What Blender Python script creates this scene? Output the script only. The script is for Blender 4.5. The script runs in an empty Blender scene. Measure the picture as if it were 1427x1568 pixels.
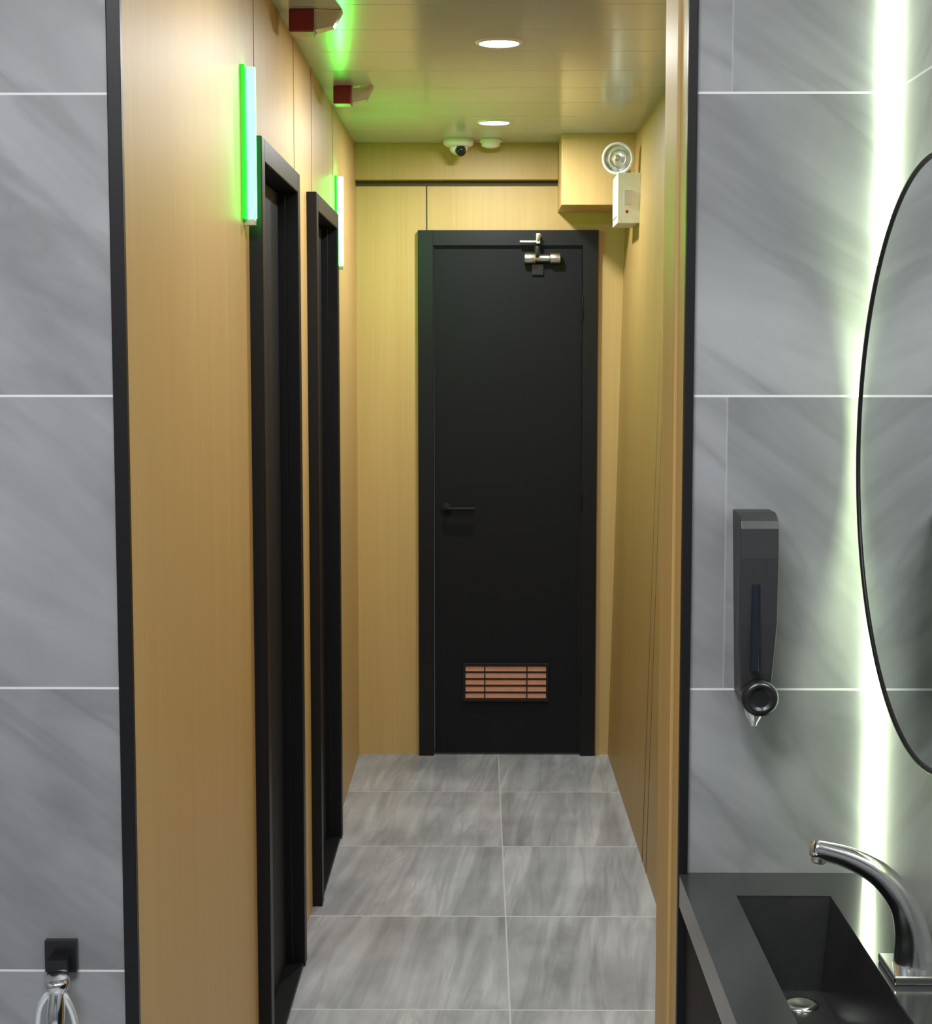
import bpy, bmesh, math
from mathutils import Vector, Matrix

scene = bpy.context.scene
scene.view_settings.view_transform = 'Standard'

# ------------------------------------------------------------------ materials
def new_mat(name):
    m = bpy.data.materials.new(name); m.use_nodes = True
    nt = m.node_tree
    return m, nt, nt.nodes['Principled BSDF']

def M(nt, op, a, b=None, c=None):
    n = nt.nodes.new('ShaderNodeMath'); n.operation = op
    for i, v in enumerate((a, b, c)):
        if v is None: continue
        if isinstance(v, (int, float)): n.inputs[i].default_value = v
        else: nt.links.new(v, n.inputs[i])
    return n.outputs[0]

def mixc(nt, fac, a, b):
    n = nt.nodes.new('ShaderNodeMix'); n.data_type = 'RGBA'
    if isinstance(fac, (int, float)): n.inputs[0].default_value = fac
    else: nt.links.new(fac, n.inputs[0])
    for idx, v in ((6, a), (7, b)):
        if isinstance(v, tuple): n.inputs[idx].default_value = (*v, 1)
        else: nt.links.new(v, n.inputs[idx])
    return n.outputs[2]

def plain(name, col, rough=0.5, metal=0.0, bumpy=0.0, var=0.06, scale=30, coat=0, spec=.5):
    m, nt, p = new_mat(name)
    g = nt.nodes.new('ShaderNodeNewGeometry')
    nz = nt.nodes.new('ShaderNodeTexNoise'); nz.inputs['Scale'].default_value = scale
    nz.inputs['Detail'].default_value = 4
    nt.links.new(g.outputs['Position'], nz.inputs['Vector'])
    d = tuple(c*(1-var) for c in col); l = tuple(min(1, c*(1+var)) for c in col)
    nt.links.new(mixc(nt, nz.outputs['Fac'], d, l), p.inputs['Base Color'])
    p.inputs['Roughness'].default_value = rough
    p.inputs['Metallic'].default_value = metal
    p.inputs['Coat Weight'].default_value = coat
    p.inputs['Specular IOR Level'].default_value = spec
    if bumpy:
        b = nt.nodes.new('ShaderNodeBump'); b.inputs['Strength'].default_value = bumpy
        b.inputs['Distance'].default_value = 0.001
        nt.links.new(nz.outputs['Fac'], b.inputs['Height']); nt.links.new(b.outputs[0], p.inputs['Normal'])
    return m

def emis(name, col, s):
    m, nt, p = new_mat(name)
    p.inputs['Base Color'].default_value = (*col, 1)
    p.inputs['Emission Color'].default_value = (*col, 1)
    p.inputs['Emission Strength'].default_value = s
    return m

def wood(name, c1, c2, rough=0.38):
    m, nt, p = new_mat(name)
    g = nt.nodes.new('ShaderNodeNewGeometry')
    mp = nt.nodes.new('ShaderNodeMapping'); mp.inputs['Scale'].default_value = (170, 170, 2.0)
    nt.links.new(g.outputs['Position'], mp.inputs['Vector'])
    n1 = nt.nodes.new('ShaderNodeTexNoise'); n1.inputs['Scale'].default_value = 1.0
    n1.inputs['Detail'].default_value = 5; n1.inputs['Roughness'].default_value = .65
    nt.links.new(mp.outputs[0], n1.inputs['Vector'])
    mp2 = nt.nodes.new('ShaderNodeMapping'); mp2.inputs['Scale'].default_value = (14, 14, .6)
    nt.links.new(g.outputs['Position'], mp2.inputs['Vector'])
    n2 = nt.nodes.new('ShaderNodeTexNoise'); n2.inputs['Scale'].default_value = 1.0
    nt.links.new(mp2.outputs[0], n2.inputs['Vector'])
    f = M(nt, 'ADD', M(nt, 'MULTIPLY', n1.outputs['Fac'], .7), M(nt, 'MULTIPLY', n2.outputs['Fac'], .5))
    f = M(nt, 'SMOOTH_MIN', M(nt, 'SUBTRACT', f, .15), 1.0, .1)
    nt.links.new(mixc(nt, f, c1, c2), p.inputs['Base Color'])
    p.inputs['Roughness'].default_value = rough
    p.inputs['Specular IOR Level'].default_value = .4
    return m

def tile(name, ax_u, u_off, u_size, ax_v, v_off, v_size, dark, light, grout, gw, rot, stretch, rough, stagger=True, grout_v=0.35, rng=(.36,.72), vein=.45):
    """stone tile: ax_u / ax_v are world axes index of the surface"""
    m, nt, p = new_mat(name)
    g = nt.nodes.new('ShaderNodeNewGeometry')
    sp = nt.nodes.new('ShaderNodeSeparateXYZ'); nt.links.new(g.outputs['Position'], sp.inputs[0])
    U, V = sp.outputs[ax_u], sp.outputs[ax_v]
    v = M(nt, 'DIVIDE', M(nt, 'SUBTRACT', V, v_off), v_size)
    row = M(nt, 'FLOOR', v)
    u = M(nt, 'DIVIDE', M(nt, 'SUBTRACT', U, u_off), u_size)
    if stagger:
        u = M(nt, 'ADD', u, M(nt, 'MULTIPLY', M(nt, 'FLOORED_MODULO', M(nt, 'ADD', row, 1.0), 2.0), .5))
    col = M(nt, 'FLOOR', u)
    fv = M(nt, 'SUBTRACT', v, row); fu = M(nt, 'SUBTRACT', u, col)
    dv = M(nt, 'MULTIPLY', M(nt, 'MINIMUM', fv, M(nt, 'SUBTRACT', 1.0, fv)), v_size)
    du = M(nt, 'MULTIPLY', M(nt, 'MINIMUM', fu, M(nt, 'SUBTRACT', 1.0, fu)), u_size)
    gv = M(nt, 'LESS_THAN', dv, gw); gu = M(nt, 'MULTIPLY', M(nt, 'LESS_THAN', du, gw*.8), grout_v)
    gm = M(nt, 'MAXIMUM', gv, gu)
    seed = M(nt, 'ADD', M(nt, 'MULTIPLY', row, 3.7), M(nt, 'MULTIPLY', col, 7.3))
    cb = nt.nodes.new('ShaderNodeCombineXYZ')
    nt.links.new(U, cb.inputs[0]); nt.links.new(V, cb.inputs[1]); nt.links.new(seed, cb.inputs[2])
    mr = nt.nodes.new('ShaderNodeMapping'); mr.inputs['Rotation'].default_value = (0, 0, rot)
    nt.links.new(cb.outputs[0], mr.inputs['Vector'])
    ms = nt.nodes.new('ShaderNodeMapping'); ms.inputs['Scale'].default_value = (stretch[0], stretch[1], 1)
    nt.links.new(mr.outputs[0], ms.inputs['Vector'])
    n1 = nt.nodes.new('ShaderNodeTexNoise'); n1.inputs['Scale'].default_value = 1
    n1.inputs['Detail'].default_value = 7; n1.inputs['Roughness'].default_value = .62
    n1.inputs['Distortion'].default_value = .9
    nt.links.new(ms.outputs[0], n1.inputs['Vector'])
    n2 = nt.nodes.new('ShaderNodeTexNoise'); n2.inputs['Scale'].default_value = 2.6
    n2.inputs['Detail'].default_value = 4
    nt.links.new(mr.outputs[0], n2.inputs['Vector'])
    f = M(nt, 'ADD', M(nt, 'MULTIPLY', n1.outputs['Fac'], .62), M(nt, 'MULTIPLY', n2.outputs['Fac'], .48))
    mrg = nt.nodes.new('ShaderNodeMapRange')
    mrg.inputs[1].default_value = rng[0]; mrg.inputs[2].default_value = rng[1]
    nt.links.new(f, mrg.inputs[0])
    # thin darker veins
    n3 = nt.nodes.new('ShaderNodeTexNoise'); n3.inputs['Scale'].default_value = .8
    n3.inputs['Detail'].default_value = 5; n3.inputs['Distortion'].default_value = 1.2
    nt.links.new(ms.outputs[0], n3.inputs['Vector'])
    vv = M(nt, 'ABSOLUTE', M(nt, 'SUBTRACT', n3.outputs['Fac'], .5))
    vm = nt.nodes.new('ShaderNodeMapRange'); vm.inputs[1].default_value = 0; vm.inputs[2].default_value = .06
    vm.inputs[3].default_value = vein; vm.inputs[4].default_value = 0
    nt.links.new(vv, vm.inputs[0])
    c = mixc(nt, mrg.outputs[0], dark, light)
    c = mixc(nt, M(nt, 'MULTIPLY', vm.outputs[0], n2.outputs['Fac']), c, tuple(x*.75 for x in dark))
    nt.links.new(mixc(nt, gm, c, grout), p.inputs['Base Color'])
    p.inputs['Roughness'].default_value = rough
    b = nt.nodes.new('ShaderNodeBump'); b.inputs['Strength'].default_value = .4; b.inputs['Distance'].default_value = .001
    b.invert = True
    nt.links.new(gm, b.inputs['Height']); nt.links.new(b.outputs[0], p.inputs['Normal'])
    return m

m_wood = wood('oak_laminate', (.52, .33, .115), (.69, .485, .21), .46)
m_woodr = wood('oak_laminate_shade', (.38, .235, .075), (.54, .36, .135), .48)  # darker copy of the oak, shade put into the colour
tdk, tlt, tgr = (.165, .170, .174), (.335, .342, .346), (.66, .67, .66)
m_tile_x = tile('grey_marble_tile_x', 0, .343, .824, 2, .725, .412, tdk, tlt, tgr, .0016, math.radians(35), (1.2, 5), .42, grout_v=.15, vein=.65)
m_tile_y = tile('grey_marble_tile_y', 1, .30, .824, 2, .725, .412, tdk, tlt, tgr, .0016, math.radians(35), (1.2, 5), .42, grout_v=.15, vein=.65)
m_floor = tile('grey_marble_floor', 0, .075, .68, 1, 3.90, .68, (.255, .265, .295), (.56, .575, .62), (.66, .67, .67), .0028, math.radians(-84), (1.0, 11), .36, stagger=False, grout_v=.8, rng=(.42,.68), vein=.55)
m_black = plain('black_satin_door', (.0070, .0074, .0105), .58, bumpy=.1, scale=60, spec=.22)
m_blackf = plain('black_door_frame', (.006, .0065, .0080), .42, spec=.32)
m_trim = plain('black_metal_trim', (.006, .006, .007), .4, .2)
m_ceil = plain('gloss_ceiling_strip', (.53, .54, .51), .18, 0, scale=3, spec=.65)
m_groove = plain('shadow_gap', (.05, .035, .015), .7)
m_roomceil = plain('white_ceiling', (.75, .75, .75), .7)
m_white = plain('white_plastic', (.75, .75, .70), .35)
m_chrome = plain('chrome', (.82, .83, .82), .12, 1.0, var=.02)
m_steel = plain('brushed_steel', (.66, .65, .62), .3, 1.0)
m_copper = plain('copper_slat', (.50, .215, .12), .55, .1, var=.2)
m_blk = plain('black_plastic', (.008, .008, .009), .3)
m_dgrey = plain('dark_grey_plastic', (.026, .027, .029), .45, spec=.4)
m_smoke = plain('smoked_window', (.008, .012, .020), .15)
m_stone = plain('black_stone_counter', (.026, .026, .027), .16, var=.3, scale=90)
m_basin = plain('black_stone_basin', (.014, .014, .015), .3, var=.3, scale=90)
m_red = plain('red_plastic', (.22, .006, .010), .3)
m_mirror = plain('mirror_glass', (.88, .92, .90), .015, 1.0, var=.005)
m_led = emis('green_led', (.045, 1, .10), 13)
m_led2 = emis('green_led_bright', (.03, 1, .06), 85)
m_spill = emis('green_spill_glow', (.01, 1, .02), .58)
m_halo = emis('mirror_halo_led', (.80, 1, .60), 24)
m_corner = emis('corner_led', (.84, 1, .68), 14)
m_lamp = emis('downlight_lens', (1, .98, .90), 14)
m_glass, nt, p = new_mat('clear_lens')
p.inputs['Base Color'].default_value = (.85, .9, .88, 1); p.inputs['Roughness'].default_value = .12
p.inputs['Metallic'].default_value = .6
m_pale, nt, p = new_mat('pale_clear_cover')
p.inputs['Base Color'].default_value = (.75, .62, .5, 1); p.inputs['Roughness'].default_value = .15
p.inputs['Transmission Weight'].default_value = .5

# ------------------------------------------------------------------ mesh builder
class B:
    def __init__(s, name):
        s.name = name; s.bm = bmesh.new(); s.mats = []
    def mi(s, m):
        if m not in s.mats: s.mats.append(m)
        return s.mats.index(m)
    def hexa(s, pts, m):
        i = s.mi(m); v = [s.bm.verts.new(p) for p in pts]
        for f in ((0,3,2,1),(4,5,6,7),(0,1,5,4),(1,2,6,5),(2,3,7,6),(3,0,4,7)):
            fc = s.bm.faces.new([v[k] for k in f]); fc.material_index = i
    def box(s, x0, x1, y0, y1, z0, z1, m):
        s.hexa([(x0,y0,z0),(x1,y0,z0),(x1,y1,z0),(x0,y1,z0),(x0,y0,z1),(x1,y0,z1),(x1,y1,z1),(x0,y1,z1)], m)
    def ring_sweep(s, rings, m, cap=True, smooth=True, closed=False):
        i = s.mi(m); R = [[s.bm.verts.new(p) for p in r] for r in rings]
        n = len(R[0]); L = len(R)
        for a in range(L if closed else L-1):
            b = (a+1) % L
            for k in range(n):
                f = s.bm.faces.new([R[a][k], R[a][(k+1)%n], R[b][(k+1)%n], R[b][k]])
                f.material_index = i; f.smooth = smooth
        if cap and not closed:
            for r in (R[0][::-1], R[-1]):
                f = s.bm.faces.new(r); f.material_index = i
    def lathe(s, c, axis, prof, m, n=48, cap=True):
        a = Vector(axis).normalized()
        t = Vector((0,0,1)) if abs(a.z) < .9 else Vector((1,0,0))
        e1 = a.cross(t).normalized(); e2 = a.cross(e1)
        c = Vector(c)
        s.ring_sweep([[c + a*o + (e1*math.cos(2*math.pi*k/n)+e2*math.sin(2*math.pi*k/n))*max(r,1e-5) for k in range(n)] for o, r in prof], m, cap)
    def tube(s, pts, radii, m, n=20, sx=1.0, sub=6):
        P = [Vector(p) for p in pts]
        if isinstance(radii, (int, float)): radii = [radii]*len(P)
        out = []; rr = []
        for i in range(len(P)-1):
            p0 = P[max(i-1,0)]; p1 = P[i]; p2 = P[i+1]; p3 = P[min(i+2,len(P)-1)]
            for k in range(sub):
                t = k/sub
                out.append(.5*((2*p1)+(p2-p0)*t+(2*p0-5*p1+4*p2-p3)*t*t+(3*p1-p0-3*p2+p3)*t**3))
                rr.append(radii[i]*(1-t)+radii[i+1]*t)
        out.append(P[-1]); rr.append(radii[-1])
        rings = []; e1 = None
        for i, p in enumerate(out):
            tg = (out[min(i+1,len(out)-1)]-out[max(i-1,0)]).normalized()
            if e1 is None:
                t = Vector((0,1,0)) if abs(tg.y) < .9 else Vector((1,0,0))
                e1 = (t - tg*t.dot(tg)).normalized()
            else: e1 = (e1 - tg*e1.dot(tg)).normalized()
            e2 = tg.cross(e1)
            rings.append([p+(e1*math.cos(2*math.pi*k/n)*sx+e2*math.sin(2*math.pi*k/n))*rr[i] for k in range(n)])
        s.ring_sweep(rings, m)
    def torus(s, c, axis, R, r, m, n=96, k=10):
        a = Vector(axis).normalized()
        t = Vector((0,0,1)) if abs(a.z) < .9 else Vector((1,0,0))
        e1 = a.cross(t).normalized(); e2 = a.cross(e1); c = Vector(c)
        rings = []
        for i in range(n):
            d = e1*math.cos(2*math.pi*i/n)+e2*math.sin(2*math.pi*i/n)
            rings.append([c+d*(R+r*math.cos(2*math.pi*j/k))+a*r*math.sin(2*math.pi*j/k) for j in range(k)])
        s.ring_sweep(rings, m, closed=True)
    def done(s, bevel=0, seg=2):
        bmesh.ops.recalc_face_normals(s.bm, faces=s.bm.faces)
        me = bpy.data.meshes.new(s.name); s.bm.to_mesh(me); s.bm.free()
        for m in s.mats: me.materials.append(m)
        o = bpy.data.objects.new(s.name, me); scene.collection.objects.link(o)
        if bevel:
            md = o.modifiers.new('bevel', 'BEVEL'); md.width = bevel; md.segments = seg
            md.limit_method = 'ANGLE'; md.angle_limit = math.radians(50)
        return o

# ------------------------------------------------------------------ dimensions (metres)
YF, YT = 2.27, 2.50        # partition front / back
YE = 6.52                  # corridor end wall
XL = -.49                  # corridor left wall face
XJ = .283                  # opening right jamb
ZC = 2.438                 # corridor ceiling
RX0, RX1, RY0, RZ = -1.7, .56, -1.3, 2.75   # wash room
def xr(z): return .52 + .06*z/ZC

# floor
b = B('floor'); b.box(RX0-.1, .9, RY0-.1, YE+.1, -.1, 0, m_floor); b.done()

# partition with opening
b = B('wall_partition')
b.box(RX0, XL-.02, YF, YT, 0, RZ, m_tile_x)
b.box(XJ+.012, RX1+.1, YF, YT, 0, RZ, m_tile_x)
b.box(XL-.02, XJ+.012, YF, YT, ZC, RZ, m_tile_x)
b.done()
# wooden reveal lining on right jamb (two boards with a joint)
b = B('jamb_lining')
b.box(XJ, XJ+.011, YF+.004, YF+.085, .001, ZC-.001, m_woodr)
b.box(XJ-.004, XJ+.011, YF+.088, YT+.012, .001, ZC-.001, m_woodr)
b.done(.0012)

def trim(name, *a):
    b = B(name); b.box(*a, m_trim); b.done(.001)
trim('trim_1', XL-.018, XL+.001, YF-.008, YF+.006, .001, ZC)
trim('trim_2', XJ-.001, XJ+.012, YF-.008, YF+.006, .001, ZC)
trim('trim_3', XL+.002, XJ-.002, YF-.008, YF+.006, ZC-.012, ZC+.006)

# wash room shell
b = B('wall_right'); b.box(RX1, RX1+.1, RY0, YF, 0, RZ, m_tile_y); b.done()
b = B('wall_left'); b.box(RX0-.1, RX0, RY0, YF+.1, 0, RZ, m_tile_y); b.done()
b = B('wall_back'); b.box(RX0-.1, RX1+.1, RY0-.1, RY0, 0, RZ, m_tile_x); b.done()
b = B('ceiling'); b.box(RX0-.1, RX1+.1, RY0-.1, YT, RZ, RZ+.1, m_roomceil); b.done()

# corridor left wall with two door openings
D1 = (3.50, 4.235); D2 = (4.66, 5.385); DZ = 2.07
b = B('wall_corridor_left')
xw = XL-.12
for y0, y1 in ((YF+.006, D1[0]+.01), (D1[1]-.01, D2[0]+.01), (D2[1]-.01, YE+.1)):
    b.box(xw, XL, y0, y1, 0, DZ-.01, m_wood)
b.box(xw, XL, YF+.006, YE+.1, DZ-.01, ZC+.06, m_wood)
for y in (3.60, 4.36, 4.81, 5.49):
    b.box(XL-.001, XL+.0008, y, y+.004, DZ, ZC, m_groove)
b.box(XL-.001, XL+.0008, 5.49, 5.493, 0, DZ, m_groove)
b.done()

# corridor right wall (panelled, slightly out of plumb)
b = B('wall_corridor_right')
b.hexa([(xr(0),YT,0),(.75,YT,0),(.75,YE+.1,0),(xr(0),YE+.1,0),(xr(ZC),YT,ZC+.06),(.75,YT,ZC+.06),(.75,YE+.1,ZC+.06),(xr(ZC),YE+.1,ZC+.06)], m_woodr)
for y in (4.98, 5.10):
    x0, x1 = xr(0), xr(ZC)
    b.hexa([(x0-.001,y,0),(x0+.002,y,0),(x0+.002,y+.006,0),(x0-.001,y+.006,0),(x1-.001,y,ZC),(x1+.002,y,ZC),(x1+.002,y+.006,ZC),(x1-.001,y+.006,ZC)], m_groove)
b.done()

# corridor end wall
EX0, EX1, EZ = -.245, .465, 2.105
b = B('wall_corridor_end')
b.box(XL-.1, EX0+.01, YE, YE+.1, 0, EZ-.01, m_wood)
b.box(EX1-.01, .75, YE, YE+.1, 0, EZ-.01, m_wood)
b.box(XL-.1, .75, YE, YE+.1, EZ-.01, ZC+.06, m_wood)
b.box(-.213, -.208, YE-.001, YE+.001, EZ, 2.285, m_groove)
b.box(XL, .56, YE-.004, YE+.001, 2.278, 2.30, m_groove)
b.done()
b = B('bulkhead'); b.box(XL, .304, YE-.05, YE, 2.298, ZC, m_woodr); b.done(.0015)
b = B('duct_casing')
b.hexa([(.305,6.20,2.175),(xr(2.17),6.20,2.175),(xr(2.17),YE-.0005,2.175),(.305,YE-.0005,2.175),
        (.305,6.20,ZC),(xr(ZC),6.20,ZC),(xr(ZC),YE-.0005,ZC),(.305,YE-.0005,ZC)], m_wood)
b.done(.0015)

# corridor ceiling strips
b = B('ceiling_corridor')
w = .30; y0 = 4.57-w*8
k = 0
while y0+k*w < YE:
    a = max(y0+k*w+.0012, YT); c = min(y0+(k+1)*w-.0012, YE)
    if c > a: b.box(XL, .66, a, c, ZC, ZC+.012, m_ceil)
    k += 1
b.box(XL, .66, YT, YE, ZC+.013, ZC+.05, m_ceil)
b.done(.0012)

# ------------------------------------------------------------------ side doors (in left wall)
def side_door(name, y0, y1):
    b = B(name)
    xf, xb = -.461, XL-.10; fw = .05
    b.box(xb, xf, y0, y0+fw, .001, DZ, m_blackf)
    b.box(xb, xf, y1-fw, y1, .001, DZ, m_blackf)
    b.box(xb, xf, y0+fw, y1-fw, DZ-fw, DZ, m_blackf)
    # stop bead
    b.box(xb, xf-.03, y0+fw, y0+fw+.014, .001, DZ-fw, m_blackf)
    b.box(xb, xf-.03, y1-fw-.014, y1-fw, .001, DZ-fw, m_blackf)
    # leaf
    b.box(XL-.070, XL-.020, y0+fw+.002, y1-fw-.002, .006, DZ-fw-.003, m_black)
    b.box(xb, xf-.004, y0+fw, y1-fw, .0005, .012, m_blackf)
    return b.done(.0025)
side_door('door_1', *D1); side_door('door_2', *D2)

# ------------------------------------------------------------------ end door
b = B('door_3')
yf = YE-.028; fw = .06
b.box(EX0, EX0+fw, yf, YE+.08, .001, EZ, m_blackf)
b.box(EX1-fw, EX1, yf, YE+.08, .001, EZ, m_blackf)
b.box(EX0+fw, EX1-fw, yf, YE+.08, EZ-fw, EZ, m_blackf)
lx0, lx1, ly = EX0+fw+.003, EX1-fw-.003, YE-.008
vx0, vx1, vz0, vz1 = -.058, .268, .232, .37
b.box(lx0, lx1, ly, ly+.045, .008, EZ-fw-.003, m_black)
# louvre frame + slats on a dark back plate
fr = .010
b.box(vx0, vx1, ly-.003, ly-.0003, vz0, vz1, m_blk)
b.box(vx0-fr, vx1+fr, ly-.014, ly-.0003, vz1, vz1+fr, m_trim); b.box(vx0-fr, vx1+fr, ly-.014, ly-.0003, vz0-fr, vz0, m_trim)
b.box(vx0-fr, vx0, ly-.014, ly-.0003, vz0, vz1, m_trim); b.box(vx1, vx1+fr, ly-.014, ly-.0003, vz0, vz1, m_trim)
ns = 5; h = (vz1-vz0)/ns
for i in range(ns):
    z = vz0+i*h
    b.hexa([(vx0,ly-.012,z+.004),(vx1,ly-.012,z+.004),(vx1,ly-.010,z+.002),(vx0,ly-.010,z+.002),
            (vx0,ly-.006,z+h-.005),(vx1,ly-.006,z+h-.005),(vx1,ly-.004,z+h-.007),(vx0,ly-.004,z+h-.007)], m_copper)
for x in (.02, .19):
    b.box(x-.0025, x+.0025, ly-.0135, ly-.0115, vz0, vz1, m_blk)
# lever handle
b.lathe((-.135, ly, 1.005), (0,-1,0), [(0,.022),(.006,.022),(.007,.009),(.03,.009)], m_black, 24)
b.tube([(-.135, ly-.03, 1.005), (-.11, ly-.036, 1.005), (-.02, ly-.036, 1.005)], .008, m_black, 14)
for z in (.3, 1.05, 1.8):
    b.lathe((EX1-fw, yf-.001, z-.05), (0,0,1), [(0,.004),(.10,.004)], m_black, 14)
b.done(.0015)

b = B('door_closer')
yc = ly-.03
b.lathe((.172, yc, 1.995), (1,0,0), [(0,.014),(.003,.022),(.045,.022),(.048,.015),(.100,.015),(.103,.022),(.142,.022),(.146,.014)], m_steel, 28)
b.box(.18, .31, ly-.018, ly-.0005, 1.978, 2.012, m_blk)
b.lathe((.225, yc, 1.995), (0,0,1), [(0,.016),(.045,.016),(.05,.009),(.066,.009)], m_blk, 20)
b.tube([(.225, yc, 2.055), (.228, yc-.02, 2.062), (.235, yc-.03, 2.085)], .006, m_steel, 10)
b.box(.155, .235, yf-.03, yf-.022, 2.054, 2.062, m_steel)
b.box(.219, .235, yf-.034, yf-.0005, 2.05, 2.09, m_steel)
b.box(.205, .25, ly-.012, ly-.0005, 1.93, 1.972, m_blk)
b.done(.001)

# ------------------------------------------------------------------ ceiling fittings
def area(name, loc, size, power, col, rot=(0,0,0), shape='DISK', sy=None, spread=None):
    l = bpy.data.lights.new(name, 'AREA'); l.shape = shape; l.size = size
    if sy: l.size_y = sy
    l.energy = power; l.color = col
    if spread: l.spread = spread
    o = bpy.data.objects.new(name, l); o.location = loc; o.rotation_euler = rot
    scene.collection.objects.link(o); return o

def downlight(x, y, zc, power):
    b = B('recessed_downlight')
    b.lathe((x, y, zc), (0,0,-1), [(0,.064),(.004,.062),(.006,.056),(.0035,.052)], m_white, 48, cap=False)
    b.lathe((x, y, zc), (0,0,-1), [(.0,.054),(.004,.054)], m_lamp, 48)
    b.done()
    area('downlight_beam', (x, y, zc-.012), .10, power, (.95, .97, .97))
for y, pw in ((2.97, 7.5), (4.436, 16), (5.90, 14)):
    downlight(.05, y, ZC, pw)

for x, y, wd in ((-.430, 4.03, .06), (-.425, 5.14, .055)):
    b = B('ceiling_alarm_beacon')
    b.box(x-wd*.5, x+wd*.5, y-.02, y+.045, ZC-.055, ZC-.0005, m_red)
    x2 = x+wd*.5
    b.hexa([(x2,y-.016,ZC-.050),(x2+.045,y-.010,ZC-.040),(x2+.045,y+.035,ZC-.040),(x2,y+.041,ZC-.050),
            (x2,y-.016,ZC-.0005),(x2+.068,y-.010,ZC-.0005),(x2+.068,y+.035,ZC-.0005),(x2,y+.041,ZC-.0005)], m_pale)
    b.done(.003)

b = B('dome_camera')
b.lathe((-.083, 6.36, ZC), (0,0,-1), [(0,.058),(.018,.058),(.026,.050),(.03,.04)], m_white, 40)
b.lathe((-.083, 6.36, ZC-.028), (0,0,-1), [(0,.036),(.012,.034),(.024,.024),(.031,.010),(.033,0)], m_white, 32)
b.lathe((-.075, 6.335, ZC-.044), (0.15,-.8,-.45), [(0,.021),(.018,.018),(.022,.010)], m_blk, 24)
b.done()
b = B('smoke_detector')
b.lathe((.04, 6.36, ZC), (0,0,-1), [(0,.042),(.012,.042),(.014,.036),(.026,.034),(.032,.020),(.033,0)], m_white, 36)
b.done()

# emergency light on right wall
b = B('emergency_light')
xw = xr(2.18)
b.box(.492, xw+.0, 5.92, 6.14, 2.085, 2.262, m_white)
b.box(.489, .492, 5.95, 6.11, 2.11, 2.235, m_white)
b.box(.515, .545, 5.916, 5.92, 2.15, 2.20, m_steel)
b.lathe((.525, 5.917, 2.125), (0,-1,0), [(0,.006),(.003,.005)], m_red, 12)
b.lathe((.53, 6.0, 2.262), (0,0,1), [(0,.016),(.02,.014)], m_white, 20)
hc = Vector((.496, 5.965, 2.318)); ax = Vector((-.25,-1,-.1)).normalized()
b.lathe(hc, ax, [(-.045,.020),(-.03,.042),(0,.056),(.012,.058),(.014,.050),(.008,.047)], m_white, 40, cap=False)
b.lathe(hc, ax, [(-.044,.0),(-.045,.020)], m_white, 40, cap=False)
b.lathe(hc, ax, [(.004,.048),(.009,.030),(.011,.012),(.011,0)], m_glass, 40, cap=False)
b.torus(hc+ax*.012, ax, .030, .0025, m_steel, 40, 8)
b.lathe(hc, ax, [(.010,.013),(.016,.010),(.017,0)], m_steel, 20, cap=False)
b.done(.004)

# green indicator bars
def led(y, z0, z1, mat):
    b = B('led_indicator_bar')
    b.box(XL+.0005, XL+.008, y-.032, y+.012, z0, z1, m_spill)  # glowing plate stands in for the bar's green spill on the wall
    b.box(XL+.008, XL+.026, y-.008, y+.008, z0+.002, z1-.002, mat)
    b.box(XL+.0005, XL+.024, y-.009, y+.009, z0-.012, z0, m_steel)
    b.done(.001)
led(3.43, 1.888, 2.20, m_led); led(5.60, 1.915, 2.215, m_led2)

# ------------------------------------------------------------------ vanity counter, basin, tap
ZT = .872; CX0 = XJ; CY0 = .95
sx0, sx1, sy0, sy1 = .350, .478, 1.50, 2.17
b = B('vanity_counter')
th = .045
b.box(CX0, sx0, CY0, YF-.0005, ZT-th, ZT, m_stone)
b.box(sx1, RX1-.0005, CY0, YF-.0005, ZT-th, ZT, m_stone)
b.box(sx0, sx1, sy1, YF-.0005, ZT-th, ZT, m_stone)
b.box(sx0, sx1, CY0, sy0, ZT-th, ZT, m_stone)
# sloped basin
zb = .750; i = b.mi(m_basin); d = .018
top = [(sx0,sy0,ZT-.004),(sx1,sy0,ZT-.004),(sx1,sy1,ZT-.004),(sx0,sy1,ZT-.004)]
bot = [(sx0+d+.012,sy0+d,zb),(sx1-d,sy0+d,zb),(sx1-d,sy1-.03,zb),(sx0+d+.012,sy1-.03,zb)]
tv = [b.bm.verts.new(p) for p in top]; bv = [b.bm.verts.new(p) for p in bot]
for k in range(4):
    f = b.bm.faces.new([tv[k], tv[(k+1)%4], bv[(k+1)%4], bv[k]]); f.material_index = i
f = b.bm.faces.new(bv); f.material_index = i
b.lathe((.424, 2.09, zb), (0,0,1), [(0,.024),(.003,.023),(.004,.016),(.002,.010),(.002,0)], m_chrome, 32, cap=False)
# cabinet
b.box(CX0+.020, RX1-.0005, CY0+.02, YF-.0005, .10, .70, m_dgrey)
b.box(CX0+.020, CX0+.05, CY0+.02, YF-.0005, .70, ZT-th-.012, m_black)
b.box(CX0+.010, CX0+.020, CY0+.03, 1.60, .12, .80, m_black)
b.box(CX0+.010, CX0+.020, 1.604, YF-.006, .12, .80, m_black)
b.box(CX0+.06, RX1-.0005, CY0+.06, YF-.0005, .0, .10, m_trim)
b.done()

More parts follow.
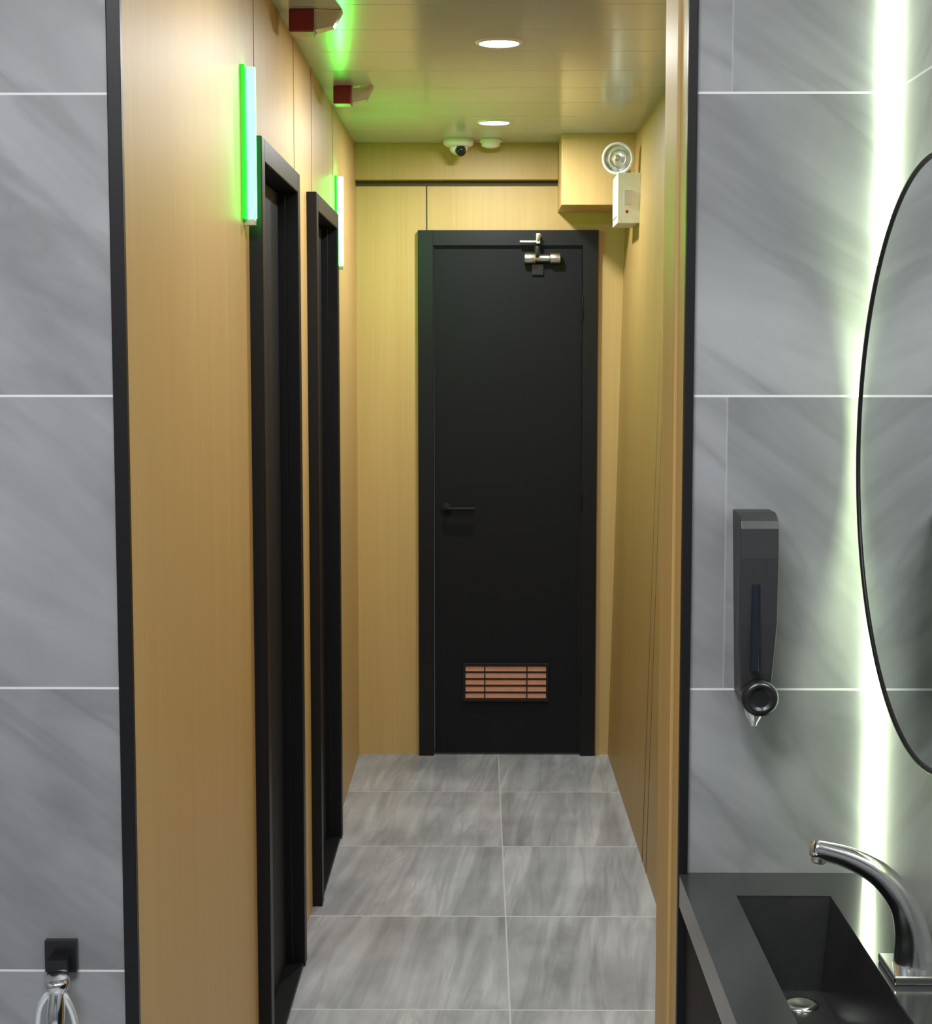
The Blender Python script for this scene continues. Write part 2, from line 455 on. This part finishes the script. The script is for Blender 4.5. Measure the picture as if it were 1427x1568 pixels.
b = B('basin_tap')
fy = 1.895
b.box(.484, .552, fy-.045, fy+.035, ZT+.0003, ZT+.010, m_chrome)
b.tube([(.518, fy, ZT+.006), (.516, fy, ZT+.045), (.505, fy+.003, ZT+.083), (.480, fy+.012, ZT+.113), (.445, fy+.022, ZT+.131), (.403, fy+.03, ZT+.141)],
       [.025, .0205, .017, .015, .013, .011], m_chrome, 28)
b.lathe((.410, fy+.029, ZT+.138), (-.1,0,-1), [(0,.010),(.014,.009),(.015,.006)], m_steel, 20)
b.lathe((.4025, fy+.03, ZT+.141), (-1,0.2,.1), [(0,.011),(.004,.008),(.005,0)], m_chrome, 20, cap=False)
b.done(.002)

# round backlit mirror on the right wall
mc = Vector((0, 1.886, 1.48)); R = .354
b = B('round_mirror')
b.lathe((RX1-.0005, mc.y, mc.z), (-1,0,0), [(0,.27),(.036,.27)], m_blk, 72)
b.lathe((RX1-.012, mc.y, mc.z), (-1,0,0), [(0,.325),(.016,.325)], m_halo, 96, cap=False)
b.lathe((RX1-.034, mc.y, mc.z), (-1,0,0), [(0,.10),(0,.350),(.006,.350)], m_blk, 96, cap=False)
b.lathe((RX1-.0405, mc.y, mc.z), (-1,0,0), [(0,R-.002),(.001,R-.002)], m_mirror, 96)
b.torus((RX1-.040, mc.y, mc.z), (1,0,0), R, .0045, m_trim, 128, 10)
b.done()
b = B('corner_led_profile')
b.box(.545, RX1-.0005, YF-.012, YF-.0005, ZT+.002, RZ-.01, m_corner)
b.done()

# soap dispenser
b = B('soap_dispenser')
x0, x1 = .352, .404; zt = 1.392; zb_ = 1.135
prof = [(0,0),(.045,0),(.060,.003),(.070,.010),(.075,.020),(.078,.06),(.074,.15),(.066,.22),(.060,.25),(.055,.257),(0,.257)]
i = b.mi(m_dgrey)
pts = [( -a, zt-c) for a, c in prof]
def inset(c): return .006*max(0, (c-.15)/.107)
L = [b.bm.verts.new((x0+inset(prof[k][1]), YF-.0008+p[0], p[1])) for k, p in enumerate(pts)]
Rr = [b.bm.verts.new((x1-inset(prof[k][1]), YF-.0008+p[0], p[1])) for k, p in enumerate(pts)]
b.bm.faces.new(L).material_index = i; b.bm.faces.new(Rr[::-1]).material_index = i
for k in range(len(pts)):
    q = (k+1) % len(pts)
    b.bm.faces.new([L[k], L[q], Rr[q], Rr[k]]).material_index = i
b.box(x0+.016, x0+.027, YF-.0800, YF-.064, zt-.215, zt-.095, m_smoke)
b.lathe(((x0+x1)/2+.004, YF-.050, zb_+.005), (0,-1,0), [(-.03,.024),(.020,.0255),(.030,.0245),(.034,.019),(.0335,.015),(.030,.013),(.030,0)], m_blk, 40, cap=False)
b.lathe(((x0+x1)/2+.002, YF-.040, zb_-.016), (0,0,-1), [(0,.014),(.012,.011),(.020,.006),(.026,.004)], m_glass, 20)
b.done(.004, 3)

# bidet spray on holder, left partition
b = B('bidet_sprayer')
cx, cz = -.598, .749
b.box(cx-.023, cx+.022, YF-.012, YF-.0005, cz-.022, cz+.024, m_blk)
b.box(cx-.014, cx+.014, YF-.035, YF-.012, cz-.020, cz+.004, m_blk)
b.lathe((cx+.003, YF-.045, cz-.030), (0,-.35,1), [(-.012,.010),(0,.017),(.012,.018),(.016,.014),(.017,0)], m_chrome, 28)
b.tube([(cx+.003, YF-.045, cz-.033), (cx-.014, YF-.05, cz-.045), (cx-.026, YF-.045, cz-.085), (cx-.030, YF-.03, cz-.20), (cx-.012, YF-.03, cz-.33), (cx+.01, YF-.03, cz-.34), (cx+.030, YF-.03, cz-.20), (cx+.028, YF-.045, cz-.09), (cx+.016, YF-.05, cz-.045), (cx+.003, YF-.045, cz-.033)],
       .005, m_glass, 14)
b.tube([(cx+.003, YF-.045, cz-.035), (cx+.003, YF-.058, cz-.07), (cx+.001, YF-.055, cz-.12), (cx, YF-.05, cz-.17)], [.012,.013,.010,.006], m_chrome, 16)
b.done(.0015)

# ------------------------------------------------------------------ unseen panels and fill lamps added to light the wash room
for x, y in ((-.75, .55), (-.1, .9)):
    b = B('unseen_light_panel'); b.box(x-.3, x+.3, y-.3, y+.3, RZ-.02, RZ-.0005, m_white); b.done(.003)
    area('room_fill', (x, y, RZ-.03), .56, 35, (.98, .98, 1.0), shape='SQUARE')

w = bpy.data.worlds.new('World'); scene.world = w; w.use_nodes = True
w.node_tree.nodes['Background'].inputs[0].default_value = (.5, .5, .5, 1)
w.node_tree.nodes['Background'].inputs[1].default_value = .3

# ------------------------------------------------------------------ camera
cam = bpy.data.cameras.new('camera'); co = bpy.data.objects.new('camera', cam)
scene.collection.objects.link(co)
co.location = (0, 0, 1.6)
co.rotation_euler = (math.radians(90-5.35), 0, math.radians(.49))
cam.sensor_fit = 'HORIZONTAL'; cam.sensor_width = 36; cam.lens = 36*2500/1427
cam.clip_start = .02
scene.camera = co
